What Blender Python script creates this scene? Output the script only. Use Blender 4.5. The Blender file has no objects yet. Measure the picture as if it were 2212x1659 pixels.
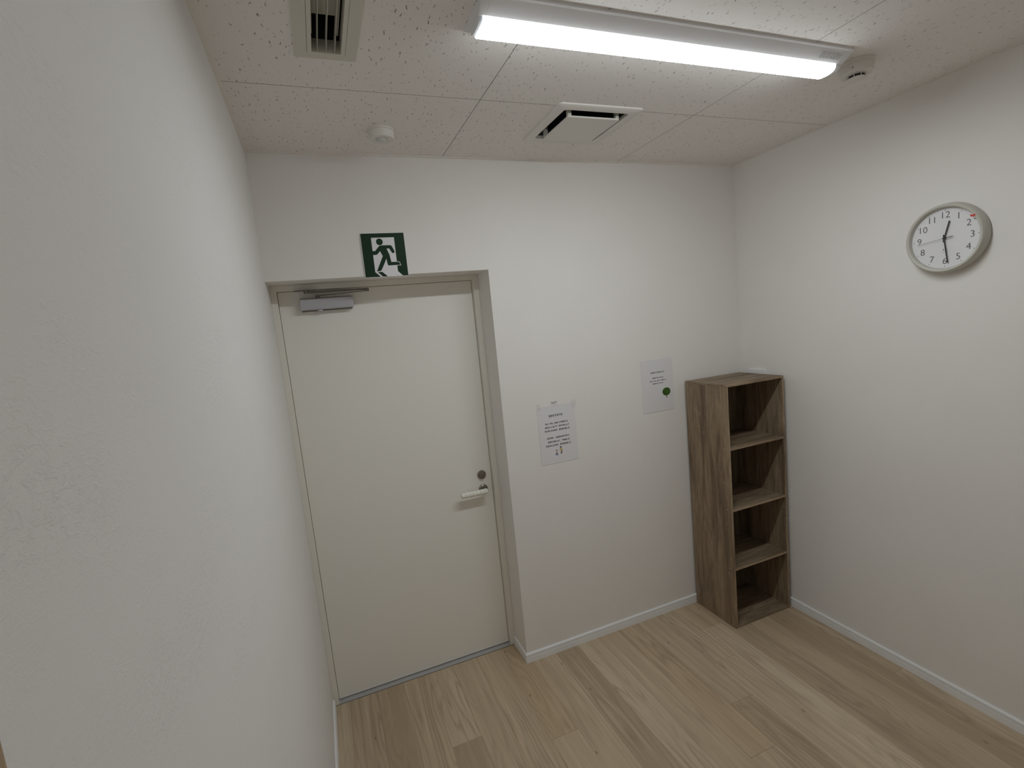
import bpy, bmesh, math, random
from mathutils import Matrix, Vector
from mathutils.geometry import tessellate_polygon

# ------------------------------------------------------------------ camera
W, H, XD, ZD = 2.4694, 2.5022, 0.9494, 2.0032      # room width, ceiling height, door opening width / height
YF = -2.75                                         # wall behind the camera
sc = bpy.context.scene
C = sc.collection
yaw, pitch, roll, FPX = 0.3634, -0.1231, -0.0977, 1063.5853
f = Vector((math.sin(yaw) * math.cos(pitch), math.cos(yaw) * math.cos(pitch), math.sin(pitch)))
r = f.cross(Vector((0, 0, 1))).normalized()
u = r.cross(f)
cr, sr = math.cos(roll), math.sin(roll)
r2, u2 = cr * r + sr * u, -sr * r + cr * u
cam_d = bpy.data.cameras.new('camera')
cam = bpy.data.objects.new('camera', cam_d)
C.objects.link(cam)
cam.matrix_world = Matrix(((r2.x, u2.x, -f.x, 0.1665), (r2.y, u2.y, -f.y, -2.2238), (r2.z, u2.z, -f.z, 1.7461), (0, 0, 0, 1)))
cam_d.sensor_fit = 'HORIZONTAL'
cam_d.sensor_width = 36.0
cam_d.lens = 36.0 * FPX / 2212.0
cam_d.clip_start = 0.02
sc.camera = cam

# ------------------------------------------------------------------ world, exposure
wd = bpy.data.worlds.new('world')
sc.world = wd
wd.use_nodes = True
wd.node_tree.nodes['Background'].inputs[0].default_value = (0.8, 0.85, 0.9, 1)
wd.node_tree.nodes['Background'].inputs[1].default_value = 0.0
sc.view_settings.view_transform = 'Standard'
sc.view_settings.look = 'None'
sc.view_settings.gamma = 1.0
sc.view_settings.use_curve_mapping = False
sc.view_settings.exposure = 0.0
LAMP = 49.0

sc.cycles.max_bounces = 12
sc.cycles.diffuse_bounces = 9

random.seed(7)

# ------------------------------------------------------------------ helpers
def mesh(name, bm):
    me = bpy.data.meshes.new(name)
    bmesh.ops.recalc_face_normals(bm, faces=bm.faces)
    bm.to_mesh(me)
    bm.free()
    return me

def empty(name, loc):
    o = bpy.data.objects.new(name, None)
    C.objects.link(o)
    o.location = loc
    o.empty_display_size = 0.05
    return o

def root_loc(o):
    v = Vector((0, 0, 0))
    while o is not None:
        v += o.location
        o = o.parent
    return v

def obj(name, bm, m, parent=None, smooth=False, angle=None):
    """bm in world coordinates; linked as one mesh object under parent"""
    if parent is not None:
        bmesh.ops.translate(bm, verts=bm.verts, vec=-root_loc(parent))
    me = bm if isinstance(bm, bpy.types.Mesh) else mesh(name, bm)
    me.materials.append(m)
    o = bpy.data.objects.new(name, me)
    C.objects.link(o)
    if parent is not None:
        o.parent = parent
    if smooth:
        for p in me.polygons:
            p.use_smooth = True
        if angle:
            try:
                me.set_sharp_from_angle(angle=math.radians(angle))
            except Exception:
                pass
    return o

def tag(o, label, cat=None, group=None, kind=None):
    o['label'] = label
    if cat:
        o['category'] = cat
    if group:
        o['group'] = group
    if kind:
        o['kind'] = kind
    return o

def box(bm, x0, x1, y0, y1, z0, z1, bev=0.0, seg=2):
    t = bmesh.new()
    v = [t.verts.new(p) for p in ((x0, y0, z0), (x1, y0, z0), (x1, y1, z0), (x0, y1, z0), (x0, y0, z1), (x1, y0, z1), (x1, y1, z1), (x0, y1, z1))]
    for q in ((0, 3, 2, 1), (4, 5, 6, 7), (0, 1, 5, 4), (1, 2, 6, 5), (2, 3, 7, 6), (3, 0, 4, 7)):
        t.faces.new([v[i] for i in q])
    if bev:
        bmesh.ops.bevel(t, geom=t.edges[:], offset=bev, segments=seg, profile=0.5, affect='EDGES')
    join(bm, t)
    return bm

def join(bm, t, M=None):
    if M is not None:
        t.transform(M)
    me = bpy.data.meshes.new('tmp')
    t.to_mesh(me)
    t.free()
    bm.from_mesh(me)
    bpy.data.meshes.remove(me)
    return bm

def bxo(*a, **k):
    return box(bmesh.new(), *a, **k)

def lathe(bm, prof, seg=48, M=None):
    """revolve (radius, height) profile about local z"""
    t = bmesh.new()
    rings = []
    for rr, h in prof:
        if rr < 1e-6:
            rings.append([t.verts.new((0, 0, h))])
        else:
            rings.append([t.verts.new((rr * math.cos(2 * math.pi * i / seg), rr * math.sin(2 * math.pi * i / seg), h)) for i in range(seg)])
    for a, b in zip(rings, rings[1:]):
        for i in range(seg):
            j = (i + 1) % seg
            if len(a) == 1 and len(b) > 1:
                t.faces.new((a[0], b[i], b[j]))
            elif len(b) == 1 and len(a) > 1:
                t.faces.new((a[i], a[j], b[0]))
            elif len(a) > 1:
                t.faces.new((a[i], a[j], b[j], b[i]))
    join(bm, t, M)
    return bm

def prism(bm, pts, h0, h1, M=None, tess=True):
    """flat polygon (u, v) extruded from h0 to h1 along local z"""
    t = bmesh.new()
    a = [t.verts.new((p[0], p[1], h0)) for p in pts]
    b = [t.verts.new((p[0], p[1], h1)) for p in pts]
    n = len(pts)
    if n > 4 and tess:
        for tri in tessellate_polygon([[Vector((p[0], p[1], 0)) for p in pts]]):
            t.faces.new([a[i] for i in tri])
            t.faces.new([b[i] for i in tri])
    else:
        t.faces.new(a[::-1])
        t.faces.new(b)
    for i in range(n):
        j = (i + 1) % n
        t.faces.new((a[i], a[j], b[j], b[i]))
    join(bm, t, M)
    return bm

def rod(bm, p, q, rad, seg=16):
    p, q = Vector(p), Vector(q)
    d = q - p
    M = Matrix.Translation(p) @ d.to_track_quat('Z', 'Y').to_matrix().to_4x4()
    return lathe(bm, [(0, 0), (rad, 0), (rad, d.length), (0, d.length)], seg, M)

def disc_pts(n, ru, rv=None, cu=0, cv=0):
    rv = rv or ru
    return [(cu + ru * math.cos(2 * math.pi * i / n), cv + rv * math.sin(2 * math.pi * i / n)) for i in range(n)]

def round_rect(u0, u1, v0, v1, rad, n=6):
    p = []
    for cu, cv, a in ((u1 - rad, v1 - rad, 0), (u0 + rad, v1 - rad, 90), (u0 + rad, v0 + rad, 180), (u1 - rad, v0 + rad, 270)):
        for i in range(n + 1):
            t = math.radians(a + 90 * i / n)
            p.append((cu + rad * math.cos(t), cv + rad * math.sin(t)))
    return p

def on_back(x, z, y=0.0):      # local (right, up, out) on the back wall
    return Matrix(((1, 0, 0, x), (0, 0, -1, y), (0, 1, 0, z), (0, 0, 0, 1)))

def on_right(y, z, x=W):       # local (right, up, out) on the right wall
    return Matrix(((0, 0, -1, x), (-1, 0, 0, y), (0, 1, 0, z), (0, 0, 0, 1)))

def hanging(x, y, z=H):        # local z points down from the ceiling
    return Matrix(((1, 0, 0, x), (0, -1, 0, y), (0, 0, -1, z), (0, 0, 0, 1)))

def text_bm(body, size, M, bold=0.0, depth=0.00012, width=None, lift=0.0):
    cu = bpy.data.curves.new('text', 'FONT')
    cu.body = body
    cu.size = size
    cu.align_x = 'CENTER'
    cu.align_y = 'CENTER'
    cu.offset = min(bold, 0.0)
    cu.extrude = depth
    cu.resolution_u = 3
    o = bpy.data.objects.new('text', cu)
    C.objects.link(o)
    bpy.context.view_layer.update()
    dg = bpy.context.evaluated_depsgraph_get()
    me = bpy.data.meshes.new_from_object(o.evaluated_get(dg))
    bpy.data.objects.remove(o)
    bpy.data.curves.remove(cu)
    bm = bmesh.new()
    bm.from_mesh(me)
    bpy.data.meshes.remove(me)
    if width and len(bm.verts):
        xs = [v.co.x for v in bm.verts]
        ys = [v.co.y for v in bm.verts]
        w, cx, cy = max(xs) - min(xs), (max(xs) + min(xs)) / 2, (max(ys) + min(ys)) / 2
        k = width / w
        for v in bm.verts:
            v.co.x = (v.co.x - cx) * k
            v.co.y = v.co.y - cy
    for v in bm.verts:
        v.co.z += lift
    if bold > 0:
        src = bpy.data.meshes.new('tmp')
        bm.to_mesh(src)
        for du, dv in ((-1, -1), (1, -1), (1, 1), (-1, 1)):
            n0 = len(bm.verts)
            bm.from_mesh(src)
            bm.verts.ensure_lookup_table()
            for v in bm.verts[n0:]:
                v.co.x += du * bold * 0.7
                v.co.y += dv * bold * 0.7
        bpy.data.meshes.remove(src)
    bm.transform(M)
    return bm

# ------------------------------------------------------------------ materials
def new_mat(name, col=(0.8, 0.8, 0.8), rough=0.5, metal=0.0, spec=0.5, coat=0.0):
    m = bpy.data.materials.new(name)
    m.use_nodes = True
    b = m.node_tree.nodes['Principled BSDF']
    b.inputs['Base Color'].default_value = (*col, 1)
    b.inputs['Roughness'].default_value = rough
    b.inputs['Metallic'].default_value = metal
    b.inputs['Specular IOR Level'].default_value = spec
    b.inputs['Coat Weight'].default_value = coat
    return m

class NT:
    def __init__(s, m):
        s.t = m.node_tree
        s.b = s.t.nodes['Principled BSDF']
    def n(s, typ, **k):
        x = s.t.nodes.new(typ)
        for a, v in k.items():
            if a.startswith('i_'):
                key = a[2:]
                x.inputs[int(key) if key.isdigit() else key].default_value = v
            else:
                setattr(x, a, v)
        return x
    def l(s, a, b):
        s.t.links.new(a, b)
    def math(s, op, a, b=None, clamp=False):
        x = s.n('ShaderNodeMath', operation=op, use_clamp=clamp)
        for i, v in enumerate((a, b)):
            if v is None:
                continue
            if isinstance(v, (int, float)):
                x.inputs[i].default_value = v
            else:
                s.l(v, x.inputs[i])
        return x.outputs[0]
    def coords(s, scale=(1, 1, 1), offset=None):
        tc = s.n('ShaderNodeTexCoord')
        mp = s.n('ShaderNodeMapping')
        mp.inputs['Scale'].default_value = scale
        v = tc.outputs['Object']
        if offset is not None:
            ad = s.n('ShaderNodeVectorMath', operation='ADD')
            s.l(v, ad.inputs[0])
            s.l(offset, ad.inputs[1])
            v = ad.outputs[0]
        s.l(v, mp.inputs['Vector'])
        return mp.outputs[0]
    def noise(s, vec, scale=5, detail=3, rough=0.5, dist=0.0):
        x = s.n('ShaderNodeTexNoise')
        x.inputs['Scale'].default_value = scale
        x.inputs['Detail'].default_value = detail
        x.inputs['Roughness'].default_value = rough
        x.inputs['Distortion'].default_value = dist
        s.l(vec, x.inputs['Vector'])
        return x.outputs[0]
    def ramp(s, fac, stops):
        x = s.n('ShaderNodeValToRGB')
        e = x.color_ramp.elements
        while len(e) < len(stops):
            e.new(0.5)
        for el, (p, c) in zip(e, stops):
            el.position = p
            el.color = (*c, 1) if len(c) == 3 else c
        s.l(fac, x.inputs[0])
        return x.outputs[0]
    def maprange(s, v, a, b, c=0.0, d=1.0):
        x = s.n('ShaderNodeMapRange')
        s.l(v, x.inputs[0])
        for i, q in enumerate((a, b, c, d)):
            x.inputs[1 + i].default_value = q
        return x.outputs[0]
    def mix(s, fac, a, b, blend='MIX'):
        x = s.n('ShaderNodeMix', data_type='RGBA', blend_type=blend)
        for k, v in ((0, fac), (6, a), (7, b)):
            if isinstance(v, (int, float)):
                x.inputs[k].default_value = v
            elif isinstance(v, tuple):
                x.inputs[k].default_value = (*v, 1)
            else:
                s.l(v, x.inputs[k])
        return x.outputs[2]
    def bump(s, h, strength=0.2, dist=0.002):
        x = s.n('ShaderNodeBump')
        x.inputs['Strength'].default_value = strength
        x.inputs['Distance'].default_value = dist
        s.l(h, x.inputs['Height'])
        s.l(x.outputs[0], s.b.inputs['Normal'])
    def color(s, c):
        s.l(c, s.b.inputs['Base Color'])

def wallpaper(name, col):
    m = new_mat(name, col, 0.75, spec=0.25)
    t = NT(m)
    v = t.coords()
    fine = t.noise(v, 420, 2, 0.6)
    mid = t.noise(t.coords((1, 1, 0.35)), 60, 3, 0.6)
    t.bump(t.math('ADD', t.math('MULTIPLY', fine, 0.5), t.math('MULTIPLY', mid, 0.6)), 0.22, 0.0012)
    big = t.noise(v, 3.5, 3)
    t.color(t.mix(t.maprange(big, 0.3, 0.7), tuple(c * 0.985 for c in col), tuple(c * 1.01 for c in col)))
    return m

def plaster(name, col):
    """trowelled plaster look with crumbly raised patches and scratches"""
    m = new_mat(name, col, 0.8, spec=0.2)
    t = NT(m)
    v = t.coords((1, 0.55, 1))
    patch = t.maprange(t.noise(v, 6.5, 5, 0.65), 0.45, 0.66)
    crumb = t.noise(v, 150, 5, 0.72, 0.5)
    lump = t.maprange(crumb, 0.5, 0.72)
    soft = t.noise(v, 16, 4, 0.55)
    scr = t.noise(t.coords((14, 9, 16)), 1.6, 4, 0.6, 1.5)
    scratch = t.math('MULTIPLY', t.maprange(t.math('ABSOLUTE', t.math('SUBTRACT', scr, 0.5)), 0.012, 0.0), t.maprange(t.noise(v, 9, 2), 0.55, 0.66))
    h = t.math('ADD', t.math('MULTIPLY', t.math('MULTIPLY', lump, patch), 0.55), t.math('MULTIPLY', soft, 0.12))
    h = t.math('ADD', h, t.math('MULTIPLY', scratch, 0.10))
    h = t.math('ADD', h, t.math('MULTIPLY', t.noise(v, 420, 2), 0.12))
    t.bump(h, 0.40, 0.0030)
    big = t.noise(v, 2.5, 3)
    t.color(t.mix(t.maprange(big, 0.3, 0.7), tuple(c * 0.985 for c in col), tuple(c * 1.01 for c in col)))
    return m

def acoustic(name, col):
    """plasterboard ceiling with worm-hole fissures"""
    m = new_mat(name, col, 0.85, spec=0.15)
    t = NT(m)
    tc = t.n('ShaderNodeTexCoord')
    base = tc.outputs['Object']
    nz = t.n('ShaderNodeTexNoise')
    nz.inputs['Scale'].default_value = 95
    nz.inputs['Detail'].default_value = 2
    t.l(base, nz.inputs['Vector'])
    sub = t.n('ShaderNodeVectorMath', operation='SUBTRACT')
    t.l(nz.outputs['Color'], sub.inputs[0])
    sub.inputs[1].default_value = (0.5, 0.5, 0.5)
    sca = t.n('ShaderNodeVectorMath', operation='SCALE')
    t.l(sub.outputs[0], sca.inputs[0])
    sca.inputs['Scale'].default_value = 0.013
    add = t.n('ShaderNodeVectorMath', operation='ADD')
    t.l(base, add.inputs[0])
    t.l(sca.outputs[0], add.inputs[1])
    masks = []
    for (sx, sy, rot, lo, hi, off) in ((74, 14, 0.15, -0.02, 0.105, 0.0), (64, 16, -0.30, -0.04, 0.092, 3.7), (60, 44, 0.0, -0.03, 0.075, 8.1)):
        mp = t.n('ShaderNodeMapping', vector_type='POINT')
        mp.inputs['Rotation'].default_value = (0, 0, rot)
        mp.inputs['Location'].default_value = (off, off * 1.7, 0)
        m2 = t.n('ShaderNodeMapping')
        m2.inputs['Scale'].default_value = (sx, sy, 0)
        t.l(add.outputs[0], mp.inputs['Vector'])
        t.l(mp.outputs[0], m2.inputs['Vector'])
        vo = t.n('ShaderNodeTexVoronoi', feature='F1', voronoi_dimensions='2D')
        vo.inputs['Scale'].default_value = 1.0
        t.l(m2.outputs[0], vo.inputs['Vector'])
        sep = t.n('ShaderNodeSeparateColor')
        t.l(vo.outputs['Color'], sep.inputs[0])
        rad = t.maprange(sep.outputs[0], 0.15, 1.0, lo, hi)
        d = t.math('SUBTRACT', rad, vo.outputs['Distance'])
        masks.append(t.maprange(d, -0.012, 0.03))
    mk = t.math('MAXIMUM', t.math('MAXIMUM', masks[0], masks[1]), masks[2])
    t.color(t.mix(mk, col, tuple(c * 0.36 for c in col)))
    fine = t.noise(base, 500, 2)
    t.bump(t.math('SUBTRACT', t.math('MULTIPLY', fine, 0.1), mk), 0.6, 0.0025)
    return m

def floor_wood():
    """pale oiled hardwood, cathedral grain along local y, tone differs by board"""
    m = new_mat('floor_oak', (0.4, 0.3, 0.2), 0.45, spec=0.35)
    t = NT(m)
    oi = t.n('ShaderNodeObjectInfo')
    rnd = oi.outputs['Random']
    cmb = t.n('ShaderNodeCombineXYZ')
    t.l(t.math('MULTIPLY', rnd, 37.0), cmb.inputs[0])
    t.l(t.math('MULTIPLY', rnd, 91.0), cmb.inputs[1])
    off = cmb.outputs[0]
    v = t.coords((7.5, 0.8, 1), off)
    fig = t.noise(v, 1.0, 2, 0.45, 0.35)
    rings = t.math('PINGPONG', t.math('MULTIPLY', fig, 17.0), 0.5)
    lines = t.maprange(rings, 0.0, 0.30, 1.0, 0.0)
    vis = t.maprange(t.noise(t.coords((3, 1.2, 1), off), 1.3, 2), 0.38, 0.62)
    fibre = t.noise(t.coords((240, 5, 1), off), 1.0, 4, 0.65)
    streak = t.noise(t.coords((34, 1.1, 1), off), 1.0, 3, 0.55, 0.2)
    tone = t.ramp(rnd, [(0.0, (0.440, 0.335, 0.225)), (0.22, (0.575, 0.460, 0.325)), (0.45, (0.520, 0.395, 0.262)), (0.7, (0.640, 0.530, 0.390)), (1.0, (0.395, 0.298, 0.198))])
    c = t.mix(t.maprange(streak, 0.32, 0.72, 0.0, 0.55), tone, (0.345, 0.258, 0.172))
    c = t.mix(t.math('MULTIPLY', t.math('MULTIPLY', lines, vis), 0.46), c, (0.26, 0.185, 0.12))
    c = t.mix(t.maprange(fibre, 0.50, 0.80, 0.0, 0.30), c, (0.20, 0.135, 0.08))
    pale = t.maprange(t.noise(t.coords((22, 0.8, 1), off), 1.7, 2), 0.56, 0.74, 0.0, 0.35)
    c = t.mix(pale, c, (0.70, 0.60, 0.46))
    vo = t.n('ShaderNodeTexVoronoi', feature='F1', voronoi_dimensions='2D')
    vo.inputs['Scale'].default_value = 1.0
    t.l(t.coords((9, 2.6, 1), off), vo.inputs['Vector'])
    sep = t.n('ShaderNodeSeparateColor')
    t.l(vo.outputs['Color'], sep.inputs[0])
    knot = t.math('MULTIPLY', t.maprange(vo.outputs['Distance'], 0.032, 0.012), t.math('GREATER_THAN', sep.outputs[0], 0.80))
    c = t.mix(t.math('MULTIPLY', knot, 0.7), c, (0.09, 0.055, 0.035))
    t.color(c)
    t.l(t.maprange(fibre, 0.3, 0.8, 0.40, 0.55), t.b.inputs['Roughness'])
    t.bump(t.math('ADD', t.math('MULTIPLY', fibre, 0.6), t.math('MULTIPLY', lines, 0.2)), 0.12, 0.0006)
    return m

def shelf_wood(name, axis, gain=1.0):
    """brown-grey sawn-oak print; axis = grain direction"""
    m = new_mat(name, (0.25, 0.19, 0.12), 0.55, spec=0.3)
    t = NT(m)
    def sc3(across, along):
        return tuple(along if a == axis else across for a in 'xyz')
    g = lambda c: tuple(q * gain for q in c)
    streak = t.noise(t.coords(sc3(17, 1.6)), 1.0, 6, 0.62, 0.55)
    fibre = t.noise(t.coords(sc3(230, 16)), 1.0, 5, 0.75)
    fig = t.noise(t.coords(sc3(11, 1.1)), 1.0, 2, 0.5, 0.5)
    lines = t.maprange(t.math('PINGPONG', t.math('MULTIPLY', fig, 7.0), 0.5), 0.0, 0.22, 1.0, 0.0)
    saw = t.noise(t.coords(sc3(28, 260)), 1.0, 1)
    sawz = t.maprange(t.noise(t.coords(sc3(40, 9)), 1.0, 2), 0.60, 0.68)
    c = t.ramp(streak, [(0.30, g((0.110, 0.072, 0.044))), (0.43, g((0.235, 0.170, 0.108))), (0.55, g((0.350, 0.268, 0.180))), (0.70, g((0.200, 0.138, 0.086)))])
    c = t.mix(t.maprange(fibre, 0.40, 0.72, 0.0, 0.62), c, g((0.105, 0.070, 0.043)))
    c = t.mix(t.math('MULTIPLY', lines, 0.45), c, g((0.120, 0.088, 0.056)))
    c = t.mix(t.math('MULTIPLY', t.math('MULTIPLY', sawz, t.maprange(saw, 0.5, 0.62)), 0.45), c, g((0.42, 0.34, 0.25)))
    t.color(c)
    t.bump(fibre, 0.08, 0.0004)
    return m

M = {}
M['wall'] = wallpaper('wallpaper_white', (0.800, 0.780, 0.755))
M['plaster'] = plaster('plaster_white', (0.775, 0.768, 0.755))
M['ceil'] = acoustic('acoustic_board', (0.830, 0.803, 0.780))
M['cedge'] = new_mat('board_edge_seam_shade', (0.16, 0.14, 0.12), 0.9, spec=0.1)  # grey-brown board edge, its dark tone painting in the shadow of the panel joints
M['ctrim'] = new_mat('ceiling_trim', (0.80, 0.77, 0.72), 0.5)
M['base'] = new_mat('baseboard_white', (0.82, 0.83, 0.84), 0.4)
M['floor'] = floor_wood()
M['sub'] = new_mat('subfloor', (0.10, 0.07, 0.045), 0.9)
M['void'] = new_mat('duct_dark', (0.03, 0.03, 0.033), 0.8)
M['door'] = new_mat('door_paint', (0.830, 0.812, 0.762), 0.5, spec=0.35)
M['frame'] = new_mat('frame_paint', (0.790, 0.765, 0.700), 0.5, spec=0.35)
for k in ('door', 'frame'):
    t = NT(M[k])
    t.bump(t.noise(t.coords(), 700, 2), 0.06, 0.0005)
M['seal'] = new_mat('door_gasket', (0.16, 0.155, 0.14), 0.8)
M['sill'] = new_mat('sill_steel', (0.46, 0.46, 0.47), 0.45, 0.25)
M['wood'] = shelf_wood('casing_wood', 'z', 1.6)
M['silver'] = new_mat('closer_silver', (0.46, 0.46, 0.49), 0.42, 0.35)
M['steel'] = new_mat('arm_steel', (0.20, 0.185, 0.165), 0.30, 0.9)
M['bronze'] = new_mat('lock_metal', (0.28, 0.25, 0.22), 0.28, 0.95)
M['grip'] = new_mat('grip_foam', (0.78, 0.77, 0.70), 0.6)
M['green'] = new_mat('sign_green', (0.006, 0.030, 0.010), 0.5, spec=0.2)
M['signw'] = new_mat('sign_white', (0.76, 0.75, 0.78), 0.45)
M['plastic'] = new_mat('plastic_white', (0.74, 0.72, 0.68), 0.45)
M['plastic2'] = new_mat('plastic_ivory', (0.62, 0.60, 0.53), 0.45)
M['lens'] = new_mat('sensor_lens', (0.60, 0.62, 0.58), 0.35)
M['dark'] = new_mat('dark_slot', (0.018, 0.018, 0.022), 0.6)
M['lampbody'] = new_mat('lamp_enamel', (0.80, 0.80, 0.82), 0.45)
M['lampcap'] = new_mat('lamp_end_cap', (0.82, 0.86, 0.90), 0.4)
M['label'] = new_mat('label_film', (0.74, 0.74, 0.75), 0.5)
M['ink2'] = new_mat('label_ink', (0.42, 0.42, 0.44), 0.6)
M['paper'] = new_mat('paper', (0.735, 0.728, 0.742), 0.55, coat=0.25)
M['ink'] = new_mat('ink_black', (0.03, 0.03, 0.04), 0.6)
M['tape'] = new_mat('tape', (0.775, 0.755, 0.730), 0.3)
M['scrap'] = new_mat('tape_scrap', (0.48, 0.48, 0.50), 0.4)
M['bezel'] = new_mat('clock_bezel', (0.520, 0.510, 0.455), 0.45)
M['dial'] = new_mat('clock_dial', (0.800, 0.795, 0.815), 0.6)
M['hand'] = new_mat('clock_black', (0.015, 0.013, 0.022), 0.5)
M['num'] = new_mat('clock_numeral', (0.045, 0.042, 0.055), 0.6)
M['red'] = new_mat('red_sticker', (0.55, 0.05, 0.03), 0.6)
M['leafg'] = new_mat('print_green', (0.055, 0.135, 0.012), 0.6)
M['leafd'] = new_mat('print_dark_green', (0.028, 0.075, 0.008), 0.6)
M['trunk'] = new_mat('print_brown', (0.035, 0.022, 0.015), 0.6)
M['yellow'] = new_mat('print_yellow', (0.50, 0.36, 0.12), 0.6)
M['blue'] = new_mat('print_blue', (0.06, 0.08, 0.28), 0.6)
M['skin'] = new_mat('print_skin', (0.62, 0.46, 0.36), 0.6)
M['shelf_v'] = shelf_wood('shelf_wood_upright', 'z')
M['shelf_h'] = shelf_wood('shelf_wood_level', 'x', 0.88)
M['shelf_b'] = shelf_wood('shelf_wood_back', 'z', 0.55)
M['edge'] = shelf_wood('shelf_edge_band', 'x', 1.4)
M['edge_v'] = shelf_wood('shelf_edge_band_upright', 'z', 1.25)
M['cap'] = new_mat('screw_cap', (0.45, 0.38, 0.29), 0.5)

em = bpy.data.materials.new('lamp_glow')
em.use_nodes = True
nt = em.node_tree
for n in list(nt.nodes):
    nt.nodes.remove(n)
e = nt.nodes.new('ShaderNodeEmission')
e.inputs[0].default_value = (0.925, 0.978, 1.0, 1)
ge = nt.nodes.new('ShaderNodeNewGeometry')
sp_ = nt.nodes.new('ShaderNodeSeparateXYZ')
nt.links.new(ge.outputs['Normal'], sp_.inputs[0])
mr_ = nt.nodes.new('ShaderNodeMapRange')
mr_.inputs[1].default_value = 0.0
mr_.inputs[2].default_value = 1.0
mr_.inputs[3].default_value = LAMP * 0.09
mr_.inputs[4].default_value = LAMP
pw_ = nt.nodes.new('ShaderNodeMath')
pw_.operation = 'MULTIPLY'
nt.links.new(sp_.outputs[2], pw_.inputs[0])
nt.links.new(sp_.outputs[2], pw_.inputs[1])
nt.links.new(pw_.outputs[0], mr_.inputs[0])
nt.links.new(mr_.outputs[0], e.inputs[1])
o_ = nt.nodes.new('ShaderNodeOutputMaterial')
nt.links.new(e.outputs[0], o_.inputs[0])
M['glow'] = em

def clear(name, fac):
    m = bpy.data.materials.new(name)
    m.use_nodes = True
    nt = m.node_tree
    for n in list(nt.nodes):
        nt.nodes.remove(n)
    tr = nt.nodes.new('ShaderNodeBsdfTransparent')
    gl = nt.nodes.new('ShaderNodeBsdfGlossy')
    gl.inputs['Roughness'].default_value = 0.08
    mx = nt.nodes.new('ShaderNodeMixShader')
    mx.inputs[0].default_value = fac
    o = nt.nodes.new('ShaderNodeOutputMaterial')
    nt.links.new(tr.outputs[0], mx.inputs[1])
    nt.links.new(gl.outputs[0], mx.inputs[2])
    nt.links.new(mx.outputs[0], o.inputs[0])
    return m
M['glass'] = clear('clock_glass', 0.035)
M['film'] = clear('laminate_film', 0.05)

# ------------------------------------------------------------------ room shell
ZT = H + 0.22
bm = bmesh.new()
box(bm, -0.12, W + 0.12, YF - 0.1, 0.30, -0.10, -0.0125)
floor = tag(obj('floor', bm, M['sub']), 'pale oak plank floor of the small room', 'floor', kind='structure')

PW, PX = 0.1292, 0.0733
joints = {14: -0.228, 13: -0.4548, 12: -0.6835, 11: -0.9142, 10: -1.60, 9: -1.37, 8: -1.05, 7: -1.75, 6: -0.487, 5: -1.30, 4: -0.86 - 0.5, 3: -0.328, 2: -1.10, 1: -1.55, 0: -0.95, -1: -1.4, 15: -1.35, 16: -1.62, 17: -1.50, 18: -0.88}
cache = {}
for n in range(-1, 19):
    x0, x1 = max(PX + PW * n, 0.0), min(PX + PW * (n + 1), W)
    if x1 - x0 < 0.005:
        continue
    ytop = 0.168 if (x0 + x1) / 2 < XD else 0.0
    cuts = [ytop, joints[n]]
    while cuts[-1] - 1.82 > YF:
        cuts.append(cuts[-1] - 1.82)
    cuts.append(YF)
    for a, b in zip(cuts, cuts[1:]):
        w, l = round(x1 - x0 - 0.0003, 4), round(a - b - 0.0006, 4)
        if l < 0.01:
            continue
        if (w, l) not in cache:
            cache[(w, l)] = mesh('plank', bxo(-w / 2, w / 2, -l / 2, l / 2, -0.012, 0.0, 0.0005, 1))
            cache[(w, l)].materials.append(M['floor'])
        p = bpy.data.objects.new('plank', cache[(w, l)])
        C.objects.link(p)
        p.parent = floor
        p.location = ((x0 + x1) / 2, (a + b) / 2, 0)

def holed_panel(x0, x1, y0, y1, z0, z1, holes):
    bm = bmesh.new()
    xs = sorted({x0, x1, *[q for h in holes for q in h[:2]]})
    ys = sorted({y0, y1, *[q for h in holes for q in h[2:]]})
    vt = {}
    def V(x, y, z):
        k = (x, y, z)
        if k not in vt:
            vt[k] = bm.verts.new(k)
        return vt[k]
    def solid(i, j):
        if i < 0 or j < 0 or i >= len(xs) - 1 or j >= len(ys) - 1:
            return False
        cx, cy = (xs[i] + xs[i + 1]) / 2, (ys[j] + ys[j + 1]) / 2
        return not any(h[0] < cx < h[1] and h[2] < cy < h[3] for h in holes)
    for i in range(len(xs) - 1):
        for j in range(len(ys) - 1):
            if not solid(i, j):
                continue
            a, b, c, d = xs[i], xs[i + 1], ys[j], ys[j + 1]
            bm.faces.new((V(a, c, z0), V(a, d, z0), V(b, d, z0), V(b, c, z0)))
            bm.faces.new((V(a, c, z1), V(b, c, z1), V(b, d, z1), V(a, d, z1)))
            for (di, dj), (p, q) in (((-1, 0), ((a, c), (a, d))), ((1, 0), ((b, d), (b, c))), ((0, -1), ((b, c), (a, c))), ((0, 1), ((a, d), (b, d)))):
                if not solid(i + di, j + dj):
                    bm.faces.new((V(*p, z0), V(*q, z0), V(*q, z1), V(*p, z1)))
    return bm

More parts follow.
